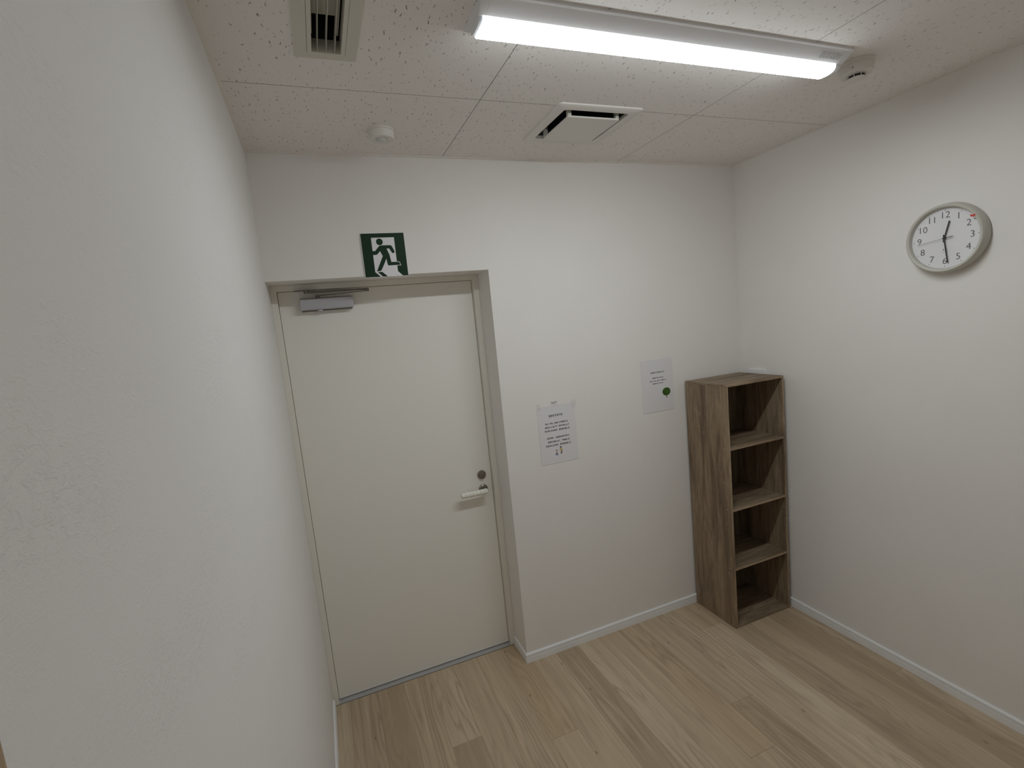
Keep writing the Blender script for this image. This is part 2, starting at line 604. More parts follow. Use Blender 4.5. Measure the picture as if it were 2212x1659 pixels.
bm = bmesh.new()
box(bm, -0.12, W + 0.12, YF - 0.1, 0.30, ZT, ZT + 0.1)
ceiling = tag(obj('ceiling', bm, M['void']), 'white fissured acoustic board ceiling', 'ceiling', kind='structure')
VX0, VX1, VY0, VY1 = 0.2396, 0.3381, -1.36, -0.7590       # slot diffuser neck
GX0, GX1, GY0, GY1 = 1.1120, 1.3940, -0.5500, -0.2730     # square grille neck
tx = [0.0, 0.7846, 1.6946, W]
ty = [0.0, -0.5613, -1.4713, -2.3813, YF]
G = 0.0009
for i in range(3):
    for j in range(4):
        a, b, c, d = tx[i] + (G if i else 0), tx[i + 1] - (G if i < 2 else 0), ty[j + 1] + G, ty[j] - (G if j else 0)
        holes = [h for h in ((VX0, VX1, VY0, VY1), (GX0, GX1, GY0, GY1)) if a < h[0] < b and c < h[2] < d]
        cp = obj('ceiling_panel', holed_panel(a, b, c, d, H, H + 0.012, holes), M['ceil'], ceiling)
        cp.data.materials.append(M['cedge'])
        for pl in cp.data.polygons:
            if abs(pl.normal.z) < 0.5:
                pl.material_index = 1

# back wall with the door recess
bm = bmesh.new()
box(bm, XD, W + 0.12, 0.0, 0.30, 0.0, ZT)
box(bm, -0.12, XD, 0.0, 0.30, ZD, ZT)
tag(obj('wall_back', bm, M['wall']), 'white papered wall with the recessed door', 'wall', kind='structure')
bm = bxo(W, W + 0.12, YF - 0.1, 0.0, 0.0, ZT)
tag(obj('wall_right', bm, M['wall']), 'white papered wall carrying the round clock', 'wall', kind='structure')
YW = -1.9300
bm = bmesh.new()
box(bm, -0.12, 0.0, YW, 0.30, 0.0, ZT)
box(bm, -0.12, 0.0, YF - 0.1, YW, 2.08, ZT)
tag(obj('wall_left', bm, M['plaster']), 'white trowelled plaster wall beside the camera', 'wall', kind='structure')
bm = bxo(-0.12, W + 0.12, YF - 0.1, YF, 0.0, ZT)
tag(obj('wall_front', bm, M['wall']), 'white papered wall behind the camera', 'wall', kind='structure')

# wooden casing and door in the left wall (only its edge shows)
bm = bmesh.new()
box(bm, -0.12, 0.0004, YW - 0.045, YW, 0.0, 2.08, 0.0003, 1)
box(bm, -0.12, 0.0004, YF, YW - 0.045, 2.035, 2.08, 0.0003, 1)
tag(obj('trim_1', bm, M['wood']), 'brown wooden door casing at the left edge', 'trim', kind='structure')
d2 = tag(empty('door_2', (-0.05, -2.36, 0)), 'brown wooden door in the left wall', 'door', kind='structure')
obj('leaf', bxo(-0.085, -0.045, YF + 0.002, YW - 0.048, 0.005, 2.033, 0.002, 1), M['wood'], d2)

# ceiling edge trims
def strip(name, pts, closed_prof, m):
    return None
bm = bmesh.new()
box(bm, 0.0, W, -0.010, 0.0, H - 0.0035, H)
tag(obj('trim_2', bm, M['ctrim']), 'thin ceiling edge bead along the door wall', 'trim', kind='structure')
bm = bmesh.new()
box(bm, 0.0, 0.009, YF, -0.010, H - 0.0035, H)
tag(obj('trim_3', bm, M['ctrim']), 'thin ceiling edge bead along the plaster wall', 'trim', kind='structure')
bm = bmesh.new()
box(bm, W - 0.004, W, YF, -0.010, H - 0.003, H)
tag(obj('trim_4', bm, M['ctrim']), 'thin ceiling edge bead along the clock wall', 'trim', kind='structure')

# baseboards: stepped profile (offset from wall, height)
BP = [(0.0, 0.0), (0.0100, 0.0), (0.0100, 0.0280), (0.0092, 0.0292), (0.0062, 0.0295), (0.0062, 0.0318), (0.0090, 0.0322), (0.0090, 0.0430), (0.0062, 0.0475), (0.0, 0.0485)]
def baseboard(bm, path, inward):
    """sweep BP along a list of floor points; inward gives the mitred offset direction for each point"""
    rings = [[bm.verts.new((p[0] + n[0] * o, p[1] + n[1] * o, h)) for o, h in BP] for p, n in zip(path, inward)]
    k = len(BP)
    for a, b in zip(rings, rings[1:]):
        for i in range(k):
            bm.faces.new((a[i], a[(i + 1) % k], b[(i + 1) % k], b[i]))
    bm.faces.new(rings[0])
    bm.faces.new(rings[-1][::-1])
    return bm
bm = baseboard(bmesh.new(), [(XD, 0.169), (XD, 0.0), (W, 0.0)], [(-1, 0), (-1, -1), (0, -1)])
tag(obj('baseboard_back', bm, M['base']), 'white grooved baseboard along the door wall', 'baseboard', kind='structure')
bm = baseboard(bmesh.new(), [(W, -0.0), (W, YF)], [(-1, -1), (-1, 0)])
tag(obj('baseboard_right', bm, M['base']), 'white grooved baseboard under the clock wall', 'baseboard', kind='structure')
bm = baseboard(bmesh.new(), [(0, 0.150), (0, YW)], [(1, 0), (1, 0)])
tag(obj('baseboard_left', bm, M['base']), 'white baseboard along the plaster wall', 'baseboard', kind='structure')

# ------------------------------------------------------------------ door
YD, YFm = 0.200, 0.170
d1 = tag(empty('door_1', (0.475, 0.2, 0)), 'flat beige steel door in a wall recess with white lever grip and closer', 'door', kind='structure')
obj('leaf', bxo(0.0270, 0.9205, YD, YD + 0.036, 0.006, 1.9770, 0.0008, 1), M['door'], d1)
FX0, FX1, FZ = 0.0255, 0.9222, 1.9785
bm = bmesh.new()
for (a, b, z0, z1) in ((0.0, FX0, 0.0, FZ), (FX1, XD - 0.0005, 0.0, FZ), (0.0, XD - 0.0005, FZ, ZD - 0.0005)):
    box(bm, a + 0.0003, b, YFm, 0.245, z0, z1)
box(bm, FX1, FX1 + 0.004, YFm - 0.0015, YFm, 0.0, FZ)
obj('frame', bm, M['frame'], d1)
bm = bmesh.new()
box(bm, 0.012, 0.040, YD + 0.037, 0.243, 0.0, FZ)
box(bm, 0.905, 0.930, YD + 0.037, 0.243, 0.0, FZ)
box(bm, 0.012, 0.930, YD + 0.037, 0.243, 1.965, FZ + 0.01)
obj('gasket', bm, M['seal'], d1)
obj('threshold', bxo(FX0, FX1, YFm + 0.001, 0.245, -0.002, 0.0015), M['sill'], d1)

# lever handle with foam grip
hx, hz = 0.869, 0.895
rose = obj('lever_handle', rod(lathe(bmesh.new(), [(0, 0), (0.0245, 0), (0.0245, 0.005), (0.021, 0.009), (0.013, 0.011), (0, 0.011)], 40, on_back(hx, hz, YD)), (hx, YD - 0.008, hz), (hx, YD - 0.055, hz - 0.001), 0.0085), M['bronze'], d1, True, 40)
rod_bm = rod(bmesh.new(), (hx + 0.004, YD - 0.050, hz), (0.742, YD - 0.050, hz + 0.001), 0.0088)
obj('lever', rod_bm, M['bronze'], rose, True, 40)
prof = [(0, 0), (0.011, 0)]
n = 7
L = 0.141
for i in range(n):
    s0 = L * i / n
    for a, rr in ((0.0008, 0.0125), (0.0035, 0.0146), (L / n - 0.0035, 0.0146), (L / n - 0.0008, 0.0125)):
        prof.append((rr, s0 + a))
prof += [(0.011, L), (0, L)]
gm = Matrix.Translation((hx + 0.007, YD - 0.050, hz + 0.0015)) @ Vector((-1, 0, 0.008)).to_track_quat('Z', 'Y').to_matrix().to_4x4()
tag(obj('grip_cover', lathe(bmesh.new(), prof, 28, gm), M['grip'], rose, True, 35), 'cream ribbed foam sleeve')
# deadbolt cylinder
lk = obj('lock', lathe(bmesh.new(), [(0, 0), (0.0235, 0), (0.0235, 0.004), (0.0205, 0.010), (0.0145, 0.0125), (0, 0.0125)], 40, on_back(0.868, 0.973, YD)), M['bronze'], d1, True, 40)
obj('cylinder', lathe(bmesh.new(), [(0, 0.011), (0.0125, 0.011), (0.0125, 0.019), (0.0105, 0.022), (0.004, 0.0225), (0.003, 0.0205), (0, 0.0205)], 32, on_back(0.868, 0.973, YD)), M['bronze'], lk, True, 40)

# door closer
cl = obj('door_closer', bxo(0.1125, 0.3395, 0.156, 0.1995, 1.8885, 1.9385, 0.004, 2), M['silver'], d1)
obj('mounting_plate', bxo(0.118, 0.334, 0.1955, 0.1998, 1.884, 1.943, 0.001, 1), M['steel'], cl)
obj('adjuster', lathe(bmesh.new(), [(0, 0), (0.013, 0), (0.013, -0.007), (0.010, -0.010), (0, -0.010)], 28, Matrix.Translation((0.194, 0.176, 1.889))), M['silver'], cl, True, 40)
obj('spindle', rod(bmesh.new(), (0.190, 0.176, 1.936), (0.190, 0.176, 1.953), 0.008), M['steel'], cl, True, 40)
def bar(p, q, wy, hz_):
    p, q = Vector(p), Vector(q)
    d = q - p
    t = bxo(0, d.length, -wy / 2, wy / 2, -hz_ / 2, hz_ / 2, 0.001, 1)
    ang = math.atan2(d.y, d.x)
    el = math.atan2(d.z, math.hypot(d.x, d.y))
    t.transform(Matrix.Translation(p) @ Matrix.Rotation(ang, 4, 'Z') @ Matrix.Rotation(-el, 4, 'Y'))
    return t
obj('arm', bar((0.184, 0.170, 1.950), (0.412, 0.128, 1.955), 0.014, 0.004), M['steel'], cl)
obj('forearm', rod(bmesh.new(), (0.404, 0.130, 1.963), (0.140, 0.140, 1.964), 0.0042), M['steel'], cl, True, 40)
obj('elbow_joint', lathe(bmesh.new(), [(0, 0), (0.0085, 0), (0.0085, 0.014), (0, 0.014)], 24, Matrix.Translation((0.404, 0.130, 1.953))), M['steel'], cl, True, 40)
bm = bxo(0.096, 0.188, 0.150, 0.1705, 1.972, 1.976, 0.0008, 1)
rod(bm, (0.145, 0.142, 1.960), (0.145, 0.142, 1.975), 0.009)
box(bm, 0.128, 0.162, 0.134, 0.156, 1.971, 1.975)
obj('bracket', bm, M['steel'], cl)

# ------------------------------------------------------------------ ceiling light
LX0, LX1, LYc = 0.620, 1.866, -1.010
lamp = tag(empty('ceiling_light', (1.243, LYc, H)), 'long white surface-mounted LED ceiling batten, lit', 'ceiling light')
hp = [(-0.077, 0.0), (-0.077, 0.006), (-0.0715, 0.0085), (-0.0385, 0.0300), (0.0385, 0.0300), (0.0715, 0.0085), (0.077, 0.006), (0.077, 0.0)]
def along_x(prof, x0, x1, yc):
    bm = bmesh.new()
    a = [bm.verts.new((x0, yc + p[0], H - p[1])) for p in prof]
    b = [bm.verts.new((x1, yc + p[0], H - p[1])) for p in prof]
    k = len(prof)
    for i in range(k):
        bm.faces.new((a[i], a[(i + 1) % k], b[(i + 1) % k], b[i]))
    bm.faces.new(a)
    bm.faces.new(b[::-1])
    return bm
obj('housing', along_x(hp, LX0 + 0.0205, LX1 - 0.0205, LYc), M['lampbody'], lamp)
for a, b in ((LX0, LX0 + 0.02), (LX1 - 0.02, LX1)):
    obj('end_plate', along_x(hp, a, b, LYc), M['lampbody'], lamp)
dome = [(0.0365 * math.copysign(abs(math.cos(t)) ** 0.75, math.cos(t)), 0.0301 + 0.0215 * abs(math.sin(t)) ** 0.75) for t in [math.pi * i / 24 for i in range(25)]]
df = obj('diffuser', along_x(dome, 0.633, 1.838, LYc), M['glow'], lamp, True, 50)
df['label'] = 'glowing white light bar'
cap = [(p[0] * 0.95, 0.0301 + (p[1] - 0.0301) * 0.72) for p in dome]
for a, b in ((0.622, 0.6328), (1.8382, 1.862)):
    obj('bar_end_cap', along_x(cap, a, b, LYc), M['lampcap'], lamp, True, 50)
# rating label on the near slope
sl0, sl1 = Vector((0, -0.0700, 0.0095)), Vector((0, -0.0400, 0.0290))
def slope_pt(x, s, lift=0.0003):
    p = sl0.lerp(sl1, s)
    nrm = Vector((0, -(sl1.z - sl0.z), (sl1.y - sl0.y))).normalized()
    q = p + nrm * lift
    return (x, LYc + q.y, H - q.z)
def slope_quad(bm, x0, x1, s0, s1, lift):
    bm.faces.new([bm.verts.new(slope_pt(*c, lift)) for c in ((x0, s0), (x1, s0), (x1, s1), (x0, s1))])
bm = bmesh.new()
slope_quad(bm, 1.742, 1.838, 0.18, 0.80, 0.0003)
lb = obj('rating_label', bm, M['label'], lamp)
bm = bmesh.new()
rr = random.Random(3)
for col0, col1 in ((1.746, 1.785), (1.790, 1.834)):
    for k in range(6):
        s = 0.24 + 0.09 * k
        x = col0
        while x < col1 - 0.004:
            w = rr.uniform(0.003, 0.010)
            slope_quad(bm, x, min(x + w, col1), s, s + rr.choice((0.025, 0.035, 0.05)), 0.0006)
            x += w + rr.uniform(0.001, 0.006)
obj('label_print', bm, M['ink2'], lb)

# ------------------------------------------------------------------ smoke detector
sx, sy = 1.980, -1.016
sd = tag(empty('smoke_detector', (sx, sy, H)), 'round white smoke detector beside the right end of the lamp', 'smoke detector')
obj('base', lathe(bmesh.new(), [(0, 0), (0.0540, 0), (0.0540, 0.010), (0.0525, 0.012), (0, 0.012)], 56, hanging(sx, sy)), M['plastic'], sd, True, 40)
obj('body', lathe(bmesh.new(), [(0, 0.0122), (0.0505, 0.0122), (0.0500, 0.032), (0.0480, 0.0375), (0.0300, 0.0415), (0, 0.0415)], 56, hanging(sx, sy)), M['plastic'], sd, True, 40)
obj('chamber', lathe(bmesh.new(), [(0, 0.0415), (0.0235, 0.0415), (0.0235, 0.0500), (0, 0.0500)], 40, hanging(sx, sy)), M['dark'], sd, True, 40)
obj('chamber_cap', lathe(bmesh.new(), [(0, 0.0500), (0.0285, 0.0500), (0.0280, 0.0525), (0.022, 0.0540), (0, 0.0545)], 48, hanging(sx, sy)), M['plastic'], sd, True, 40)
for k in range(8):
    a = math.radians(20 + 45 * k)
    px, py = sx + 0.0265 * math.cos(a), sy + 0.0265 * math.sin(a)
    obj('rib', rod(bmesh.new(), (px, py, H - 0.0412), (px, py, H - 0.0502), 0.0014, 8), M['plastic'], sd)
obj('indicator', rod(bmesh.new(), (sx - 0.0462, sy - 0.0190, H - 0.027), (sx - 0.0472, sy - 0.0194, H - 0.027), 0.0016, 12), M['dark'], sd)

# ------------------------------------------------------------------ occupancy sensor
px_, py_ = 0.487, -0.268
ps = tag(empty('motion_sensor', (px_, py_, H)), 'small round white motion sensor on the ceiling above the exit sign', 'sensor')
obj('base', lathe(bmesh.new(), [(0, 0), (0.0495, 0), (0.0495, 0.007), (0.0478, 0.0075), (0.0478, 0.0085), (0, 0.0085)], 56, hanging(px_, py_)), M['plastic'], ps, True, 40)
obj('body', lathe(bmesh.new(), [(0, 0.0088), (0.0485, 0.0088), (0.0460, 0.0310), (0.0440, 0.0335), (0.0240, 0.0335), (0.0225, 0.0315), (0, 0.0315)], 56, hanging(px_, py_)), M['plastic'], ps, True, 40)
obj('lens', lathe(bmesh.new(), [(0.0195, 0.0316), (0.0195, 0.0345), (0.017, 0.0385), (0.010, 0.0410), (0, 0.0418)], 40, hanging(px_, py_)), M['lens'], ps, True, 60)

# ------------------------------------------------------------------ square air grille
gx, gy = (GX0 + GX1) / 2, (GY0 + GY1) / 2
ag = tag(empty('air_grille', (gx, gy, H)), 'square white ceiling air vent with a drop centre plate near the door wall', 'air vent')
def frame_bm(ou, iu, h0, h1, rad, M_, bevel):
    """rounded square ring, outer half size ou, inner half size iu, from h0 to h1"""
    t = bmesh.new()
    o1 = round_rect(-ou[0], ou[0], -ou[1], ou[1], rad)
    o2 = round_rect(-ou[0] + bevel, ou[0] - bevel, -ou[1] + bevel, ou[1] - bevel, rad)
    i1 = round_rect(-iu[0], iu[0], -iu[1], iu[1], rad)
    rings = [[t.verts.new((p[0], p[1], h)) for p in pts] for pts, h in ((o1, h0), (o1, h1 - bevel * 0.7), (o2, h1), (i1, h1), (i1, h0))]
    k = len(o1)
    for a, b in zip(rings, rings[1:] + rings[:1]):
        for i in range(k):
            t.faces.new((a[i], a[(i + 1) % k], b[(i + 1) % k], b[i]))
    t.transform(M_)
    return t
GM = hanging(gx, gy)
obj('frame', frame_bm((0.1785, 0.1785), ((GX1 - GX0) / 2 - 0.001, (GY1 - GY0) / 2 - 0.001), -0.006, 0.0070, 0.013, GM, 0.003), M['plastic'], ag, True, 35)
bm = bmesh.new()
prism(bm, round_rect(-0.1135, 0.1135, -0.1105, 0.1105, 0.010), 0.0135, 0.0195, GM, False)
bmesh.ops.bevel(bm, geom=[e for e in bm.edges if abs(e.verts[0].co.z - e.verts[1].co.z) < 1e-6 and len(e.link_faces) == 2 and e.calc_face_angle(0) > 1.0], offset=0.0012, segments=2, affect='EDGES')
obj('centre_plate', bm, M['plastic'], ag)
for a in (-1, 1):
    for b in (-1, 1):
        cx, cy = gx + a * 0.104, gy + b * 0.101
        obj('post', bxo(cx - 0.0075, cx + 0.0075, cy - 0.0075, cy + 0.0075, H - 0.0136, H + 0.05, 0.001, 1), M['plastic2'], ag)
bm = bmesh.new()
for q in ((GX0, GX0 + 0.0008, GY0, GY1), (GX1 - 0.0008, GX1, GY0, GY1), (GX0, GX1, GY0, GY0 + 0.0008), (GX0, GX1, GY1 - 0.0008, GY1)):
    box(bm, *q, H + 0.0005, H + 0.16)
box(bm, GX0, GX1, GY0, GY1, H + 0.16, H + 0.165)
obj('duct', bm, M['void'], ag)

# ------------------------------------------------------------------ slot air diffuser
vx, vy = (VX0 + VX1) / 2, (VY0 + VY1) / 2
sv = tag(empty('slot_diffuser', (vx, vy, H)), 'long ivory slot air diffuser with three vanes beside the plaster wall', 'air vent')
bm = holed_panel(0.2085, 0.3660, VY0 - 0.025, -0.7345, H - 0.0035, H - 0.0001, [(VX0 + 0.0012, VX1 - 0.0012, VY0 + 0.0012, VY1 - 0.0012)])
obj('frame', bm, M['plastic2'], sv)
bm = holed_panel(VX0 + 0.002, VX1 - 0.002, VY0 + 0.002, VY1 - 0.002, H - 0.0040, H + 0.030, [(VX0 + 0.0125, VX1 - 0.0125, VY0 + 0.010, VY1 - 0.0075)])
obj('inner_frame', bm, M['plastic2'], sv)
for x in (0.2672, 0.2890, 0.3105):
    obj('vane', bxo(x - 0.0004, x + 0.0004, VY0 + 0.010, VY1 - 0.0076, H - 0.0025, H + 0.022), M['plastic2'], sv)
bm = bmesh.new()
for q in ((VX0, VX0 + 0.0008, VY0, VY1), (VX1 - 0.0008, VX1, VY0, VY1), (VX0, VX1, VY0, VY0 + 0.0008), (VX0, VX1, VY1 - 0.0008, VY1)):
    box(bm, *q, H + 0.031, H + 0.14)
box(bm, VX0, VX1, VY0, VY1, H + 0.14, H + 0.145)
obj('duct', bm, M['void'], sv)
obj('damper', bxo(VX0 + 0.016, VX1 - 0.020, VY0 + 0.02, -0.845, H + 0.046, H + 0.050), M['plastic2'], sv)
for x in (VX0 + 0.0155, VX1 - 0.019):
    obj('rail', bxo(x - 0.0018, x + 0.0018, VY0 + 0.015, -0.800, H + 0.024, H + 0.040), M['plastic2'], sv)

# ------------------------------------------------------------------ exit sign
SX0, SX1, SZ0, SZ1 = 0.3915, 0.5735, 1.9975, 2.1800
sgn = tag(empty('exit_sign', ((SX0 + SX1) / 2, 0, SZ0)), 'green and white running-man exit sign above the door', 'sign')
def suv(pts):
    return [(SX0 + a * (SX1 - SX0), SZ0 + b * (SZ1 - SZ0)) for a, b in pts]
SM = Matrix(((1, 0, 0, 0), (0, 0, -1, 0), (0, 1, 0, 0), (0, 0, 0, 1)))
T0 = 0.0075
obj('plate', prism(bmesh.new(), [(SX0 - 0.0012, SZ0 - 0.0012), (SX1 + 0.0012, SZ0 - 0.0012), (SX1 + 0.0012, SZ1 + 0.0012), (SX0 - 0.0012, SZ1 + 0.0012)], 0.0005, T0, SM), M['signw'], sgn)
obj('green_field', prism(bmesh.new(), suv([(0, 0), (1, 0), (1, 1), (0, 1)]), T0, T0 + 0.0002, SM), M['green'], sgn)
obj('doorway', prism(bmesh.new(), suv([(0.232, 0.901), (0.764, 0.901), (0.764, 0.108), (0.873, 0.0), (0.347, 0.0), (0.232, 0.112)]), T0 + 0.0002, T0 + 0.0004, SM), M['signw'], sgn)
obj('foot_outline', prism(bmesh.new(), suv([(0.751, 0.338), (0.807, 0.338), (0.838, 0.312), (0.860, 0.241), (0.752, 0.240)]), T0 + 0.0002, T0 + 0.0005, SM), M['signw'], sgn)
obj('floor_stripe', prism(bmesh.new(), suv([(0.290, 0.110), (0.396, 0.110), (0.513, 0.0), (0.398, 0.0)]), T0 + 0.0004, T0 + 0.0006, SM), M['green'], sgn)
man = [(0.217, 0.598), (0.290, 0.596), (0.388, 0.704), (0.421, 0.719), (0.468, 0.721), (0.649, 0.721), (0.672, 0.712), (0.689, 0.695), (0.737, 0.586), (0.741, 0.562), (0.727, 0.540), (0.704, 0.531), (0.678, 0.540), (0.622, 0.644), (0.559, 0.644), (0.611, 0.495), (0.634, 0.330), (0.801, 0.326), (0.828, 0.302), (0.845, 0.254), (0.555, 0.252), (0.542, 0.280), (0.536, 0.335), (0.525, 0.410), (0.473, 0.308), (0.387, 0.157), (0.364, 0.132), (0.273, 0.127), (0.451, 0.474), (0.402, 0.590), (0.333, 0.520), (0.311, 0.507), (0.215, 0.507)]
bm = prism(bmesh.new(), suv(man), T0 + 0.0005, T0 + 0.0007, SM)
prism(bm, suv(disc_pts(32, 0.0775, 0.0775, 0.414, 0.803)), T0 + 0.0005, T0 + 0.0007, SM)
obj('running_figure', bm, M['green'], sgn)

# ------------------------------------------------------------------ wall notices
def sheet(name, label, x0, x1, z0, z1, film):
    t = tag(empty(name, ((x0 + x1) / 2, 0, z0)), label, 'notice', 'laminated song sheets on the wall')
    PMm = on_back((x0 + x1) / 2, (z0 + z1) / 2)
    w, h = (x1 - x0) / 2, (z1 - z0) / 2
    obj('paper', prism(bmesh.new(), [(-w, -h), (w, -h), (w, h), (-w, h)], 0.0012, 0.0016, PMm), M['paper'], t)
    obj('laminate', prism(bmesh.new(), round_rect(-w - film, w + film, -h - film, h + film, 0.004), 0.0006, 0.0010, PMm), M['tape'], t)
    return t
n1 = sheet('song_notice', 'laminated song sheet with two verses and two small figures, nearest the door', 1.1310, 1.3410, 1.0160, 1.3130, 0.0022)
lines = [('おかえりのうた', 1.2310, 1.2625, 0.0775, 0.0132),
         ('きょーうも　たのしくすみました', 1.2320, 1.2236, 0.1245, 0.0098),
         ('なかよしこよしで　かえりましょう', 1.2330, 1.2055, 0.1345, 0.0098),
         ('せんせいさよなら　またまたあした', 1.2327, 1.1870, 0.1408, 0.0098),
         ('おりがみ　つみきもかたづけて', 1.2350, 1.1490, 0.1235, 0.0098),
         ('おかえりおしたく　できました', 1.2365, 1.1290, 0.1215, 0.0098),
         ('みなさんさよなら　またまたあした', 1.2327, 1.1098, 0.1411, 0.0098)]
for s, x, z, w, h in lines:
    obj('text_line', text_bm(s, h, on_back(x, z), 0.00055, 0.0001, w, 0.0018), M['ink'], n1)
def flat(name, pts, m, par, x, z, lift=0.0018):
    return obj(name, prism(bmesh.new(), pts, lift, lift + 0.0002, on_back(x, z)), m, par)
# small figures: a child and a grown-up
ch, ad = (1.2190, 1.0680), (1.2425, 1.0755)
flat('child_legs', [(-0.008, -0.014), (-0.005, -0.014), (-0.001, -0.006), (0.003, -0.014), (0.0065, -0.014), (0.004, 0.0), (-0.003, 0.0)], M['blue'], n1, *ch)
flat('child_shirt', [(-0.006, 0.001), (0.003, 0.001), (0.010, 0.012), (0.008, 0.013), (0.002, 0.008), (-0.004, 0.008)], M['skin'], n1, *ch)
flat('child_hair', disc_pts(14, 0.0045, 0.0035, 0.0, 0.013), M['ink'], n1, *ch)
flat('child_face', disc_pts(14, 0.0035, 0.0030, 0.001, 0.0110), M['skin'], n1, *ch, lift=0.0021)
flat('adult_trousers', [(-0.002, -0.016), (0.005, -0.016), (0.006, -0.004), (0.001, -0.004)], M['ink'], n1, *ad)
flat('adult_jumper', [(0.000, -0.004), (0.010, -0.007), (0.009, 0.006), (0.005, 0.012), (0.000, 0.012), (-0.008, 0.006), (-0.007, 0.004), (0.000, 0.006)], M['yellow'], n1, *ad)
flat('adult_face', disc_pts(14, 0.0038, 0.0042, 0.0005, 0.0150), M['skin'], n1, *ad)
flat('adult_hair', [(-0.0045, 0.0165), (0.006, 0.0155), (0.0055, 0.021), (0.002, 0.0225), (-0.003, 0.0215)], M['ink'], n1, *ad, lift=0.0021)
def tape(x0, x1, z0, z1, par, m='film'):
    obj('tape', prism(bmesh.new(), [(x0, z0), (x1, z0), (x1, z1), (x0, z1)], 0.0017, 0.0020, SM), M[m], par)
tape(1.2060, 1.2460, 1.3090, 1.3350, n1)
tape(1.3230, 1.3530, 1.2870, 1.3270, n1)
tape(1.1280, 1.1500, 1.2960, 1.3300, n1)
obj('tape_scrap', prism(bmesh.new(), [(1.2080, 1.3325), (1.2460, 1.3335), (1.2330, 1.3260), (1.2230, 1.3215), (1.2180, 1.3270)], 0.0021, 0.0023, SM), M['scrap'], n1)

n2 = sheet('song_notice', 'laminated song sheet with a green tree, next to the bookshelf', 1.7615, 1.9715, 1.1830, 1.4720, 0.0015)
lines = [('おおきなくりのきのしたで', 1.8684, 1.4005, 0.0900, 0.0092),
         ('おおきなくりの　きのしたで', 1.8694, 1.3706, 0.0720, 0.0064),
         ('あなたと　わたし　たのしく　あそびましょう', 1.8695, 1.3543, 0.1080, 0.0064),
         ('おおきなくりの　きのしたで', 1.8699, 1.3393, 0.0710, 0.0064)]
for s, x, z, w, h in lines:
    obj('text_line', text_bm(s, h, on_back(x, z), 0.0004, 0.0001, w, 0.0018), M['ink'], n2)
tc_ = (1.9210, 1.2865)
rr = random.Random(5)
crown = [((0.0262 + 0.0011 * (i % 2) + rr.uniform(-0.0006, 0.0006)) * math.cos(2 * math.pi * i / 40), (0.0218 + 0.0011 * (i % 2)) * math.sin(2 * math.pi * i / 40)) for i in range(40)]
flat('tree_trunk', [(-0.002, -0.019), (0.002, -0.019), (0.0018, -0.028), (0.0055, -0.0325), (-0.0055, -0.0325), (-0.0016, -0.028)], M['trunk'], n2, *tc_)
flat('tree_crown', crown, M['leafd'], n2, *tc_, lift=0.0020)
bm = bmesh.new()
for k in range(34):
    a, q = rr.uniform(0, 6.28), math.sqrt(rr.random())
    prism(bm, disc_pts(9, rr.uniform(0.002, 0.0042), None, 0.022 * q * math.cos(a), 0.0175 * q * math.sin(a)), 0.0022 + k * 0.000004, 0.0023 + k * 0.000004, on_back(*tc_))
o = obj('tree_leaves', bm, M['leafg'], n2)
o['kind'] = 'stuff'

# ------------------------------------------------------------------ wall clock
cy, cz = -1.0345, 1.9050
ck = tag(empty('wall_clock', (W, cy, cz)), 'round greige wall clock with white dial showing half past twelve', 'clock')
KM = on_right(cy, cz)
DZ = 0.0255
obj('case', lathe(bmesh.new(), [(0, 0.0005), (0.1240, 0.0005), (0.1300, 0.004), (0.1315, 0.012), (0.1290, 0.030), (0.1262, 0.0405), (0.1235, 0.0430), (0.1180, 0.0430), (0.1158, 0.0412), (0.1140, 0.0365), (0.1125, 0.0215), (0, 0.0215)], 96, KM), M['bezel'], ck, True, 40)
obj('dial', lathe(bmesh.new(), [(0, 0.022), (0.1122, 0.022), (0.1122, DZ), (0, DZ)], 96, KM), M['dial'], ck, True, 40)
for k in range(1, 13):
    a = math.radians(30 * k)
    q = KM @ Matrix.Translation((0.0862 * math.sin(a), 0.0862 * math.cos(a), 0))
    obj('numeral', text_bm(str(k), 0.0342, q, -0.0003, 0.0001, None, DZ + 0.0002), M['num'], ck)
for k in range(60):
    a = math.radians(6 * k)
    big = k % 5 == 0
    rr_, w = (0.0016, 0.0) if big else (0.0006, 0)
    obj('hour_mark' if big else 'minute_mark', prism(bmesh.new(), disc_pts(10, rr_, None, 0.1050 * math.sin(a), 0.1050 * math.cos(a)), DZ, DZ + 0.0002, KM), M['num'], ck)
def hand(name, ang, l, tail, w, z, taper=1.0):
    q = KM @ Matrix.Rotation(-math.radians(ang), 4, 'Z')
    return obj(name, prism(bmesh.new(), [(-w, -tail), (w, -tail), (w * taper, l), (-w * taper, l)], z, z + 0.0008, q), M['hand'], ck)
hand('hour_hand', 14.5, 0.0650, 0.014, 0.0022, DZ + 0.0045)
hand('minute_hand', 172.4, 0.0940, 0.014, 0.0019, DZ + 0.0062)
sh = hand('second_hand', 262.6, 0.0900, 0.0, 0.0005, DZ + 0.0076)
q = KM @ Matrix.Rotation(-math.radians(262.6), 4, 'Z')
obj('counterweight', prism(bmesh.new(), [(-0.0013, -0.0295), (0.0013, -0.0295), (0.0013, 0.0), (-0.0013, 0.0)], DZ + 0.0076, DZ + 0.0084, q), M['hand'], sh)
obj('hub', lathe(bmesh.new(), [(0, DZ), (0.0045, DZ), (0.0045, DZ + 0.0088), (0, DZ + 0.0092)], 24, KM), M['hand'], ck)
bm = prism(bmesh.new(), [(-0.0125, -0.0492), (0.0125, -0.0492), (0.0125, -0.0486), (-0.0125, -0.0486)], DZ, DZ + 0.0002, KM)
prism(bm, disc_pts(12, 0.0018, 0.0026, -0.0050, -0.0415), DZ, DZ + 0.0002, KM)
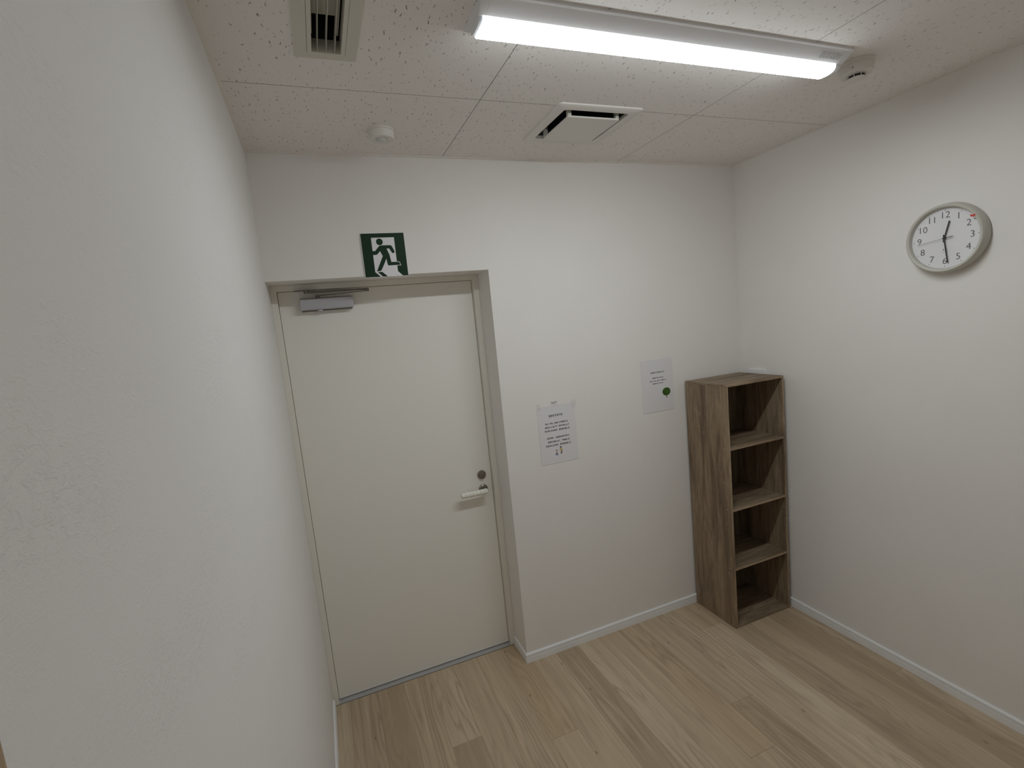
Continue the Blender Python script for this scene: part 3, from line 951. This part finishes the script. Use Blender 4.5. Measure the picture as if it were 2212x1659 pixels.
prism(bm, disc_pts(12, 0.0010, 0.0016, 0.0050, -0.0415), DZ, DZ + 0.0002, KM)
obj('dial_mark', bm, M['num'], ck)
obj('glass', lathe(bmesh.new(), [(0, 0.0355), (0.1136, 0.0355), (0.1136, 0.0363), (0, 0.0363)], 72, KM), M['glass'], ck)
tag(obj('sticker', prism(bmesh.new(), [(0.0855, 0.0720), (0.0875, 0.0620), (0.0950, 0.0590), (0.1040, 0.0640), (0.0990, 0.0690), (0.0915, 0.0665)], 0.0432, 0.0436, KM), M['red'], ck), 'torn red sticker scrap')

# ------------------------------------------------------------------ switch plate half hidden behind the bookshelf
sp = tag(empty('wall_switch', (W, -0.117, 1.23)), 'white wall plate peeking above the bookshelf top', 'switch plate')
obj('plate', prism(bmesh.new(), round_rect(-0.058, 0.058, 0.0, 0.1205, 0.004), 0.0003, 0.0085, on_right(-0.117, 1.2285)), M['base'], sp)
for k in (-1, 1):
    obj('rocker', prism(bmesh.new(), round_rect(-0.018 + k * 0.021, 0.018 + k * 0.021, 0.030, 0.090, 0.002), 0.0085, 0.0110, on_right(-0.117, 1.2285)), M['plastic'], sp)

# ------------------------------------------------------------------ bookshelf
BX0, BX1, BY0, BY1, BH = 2.0430, 2.4400, -0.3115, -0.0125, 1.3290
bs = tag(empty('bookshelf', ((BX0 + BX1) / 2, (BY0 + BY1) / 2, 0)), 'tall narrow open bookshelf in brown wood print, four empty compartments', 'bookshelf')
TH = 0.0118
sides = []
for a in (BX0, BX1 - TH):
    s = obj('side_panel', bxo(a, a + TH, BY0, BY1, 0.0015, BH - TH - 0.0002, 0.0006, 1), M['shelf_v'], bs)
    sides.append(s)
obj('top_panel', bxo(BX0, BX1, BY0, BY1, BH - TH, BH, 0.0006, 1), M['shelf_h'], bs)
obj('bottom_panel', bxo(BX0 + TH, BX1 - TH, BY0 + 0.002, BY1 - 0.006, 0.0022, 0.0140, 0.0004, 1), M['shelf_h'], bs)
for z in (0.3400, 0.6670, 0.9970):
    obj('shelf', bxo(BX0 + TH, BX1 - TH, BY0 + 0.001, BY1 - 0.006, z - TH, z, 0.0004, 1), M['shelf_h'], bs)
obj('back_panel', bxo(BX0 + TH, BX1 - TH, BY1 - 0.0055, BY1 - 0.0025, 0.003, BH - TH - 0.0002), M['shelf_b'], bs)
for z in (0.3400, 0.6670, 0.9970, 0.016):
    for y in (BY0 + 0.026,):
        obj('screw_cap', rod(bmesh.new(), (BX0 + 0.0002, y, z - TH / 2 + 0.002), (BX0 - 0.0006, y, z - TH / 2 + 0.002), 0.0032, 12), M['cap'], sides[0])

# lighter edge banding on every front edge
EB = 0.0007
for k, a in enumerate((BX0, BX1 - TH)):
    obj('edge_band', bxo(a + 0.0004, a + TH - 0.0004, BY0 - EB, BY0 + 0.0002, 0.002, BH - TH - 0.0004), M['edge_v'], sides[k])
obj('edge_band', bxo(BX0 + 0.0004, BX1 - 0.0004, BY0 - EB, BY0 + 0.0002, BH - TH + 0.0002, BH - 0.0006), M['edge'], bs)
for z in (0.3400, 0.6670, 0.9970):
    obj('edge_band', bxo(BX0 + TH, BX1 - TH, BY0 - EB + 0.001, BY0 + 0.0012, z - TH + 0.0004, z - 0.0004), M['edge'], bs)
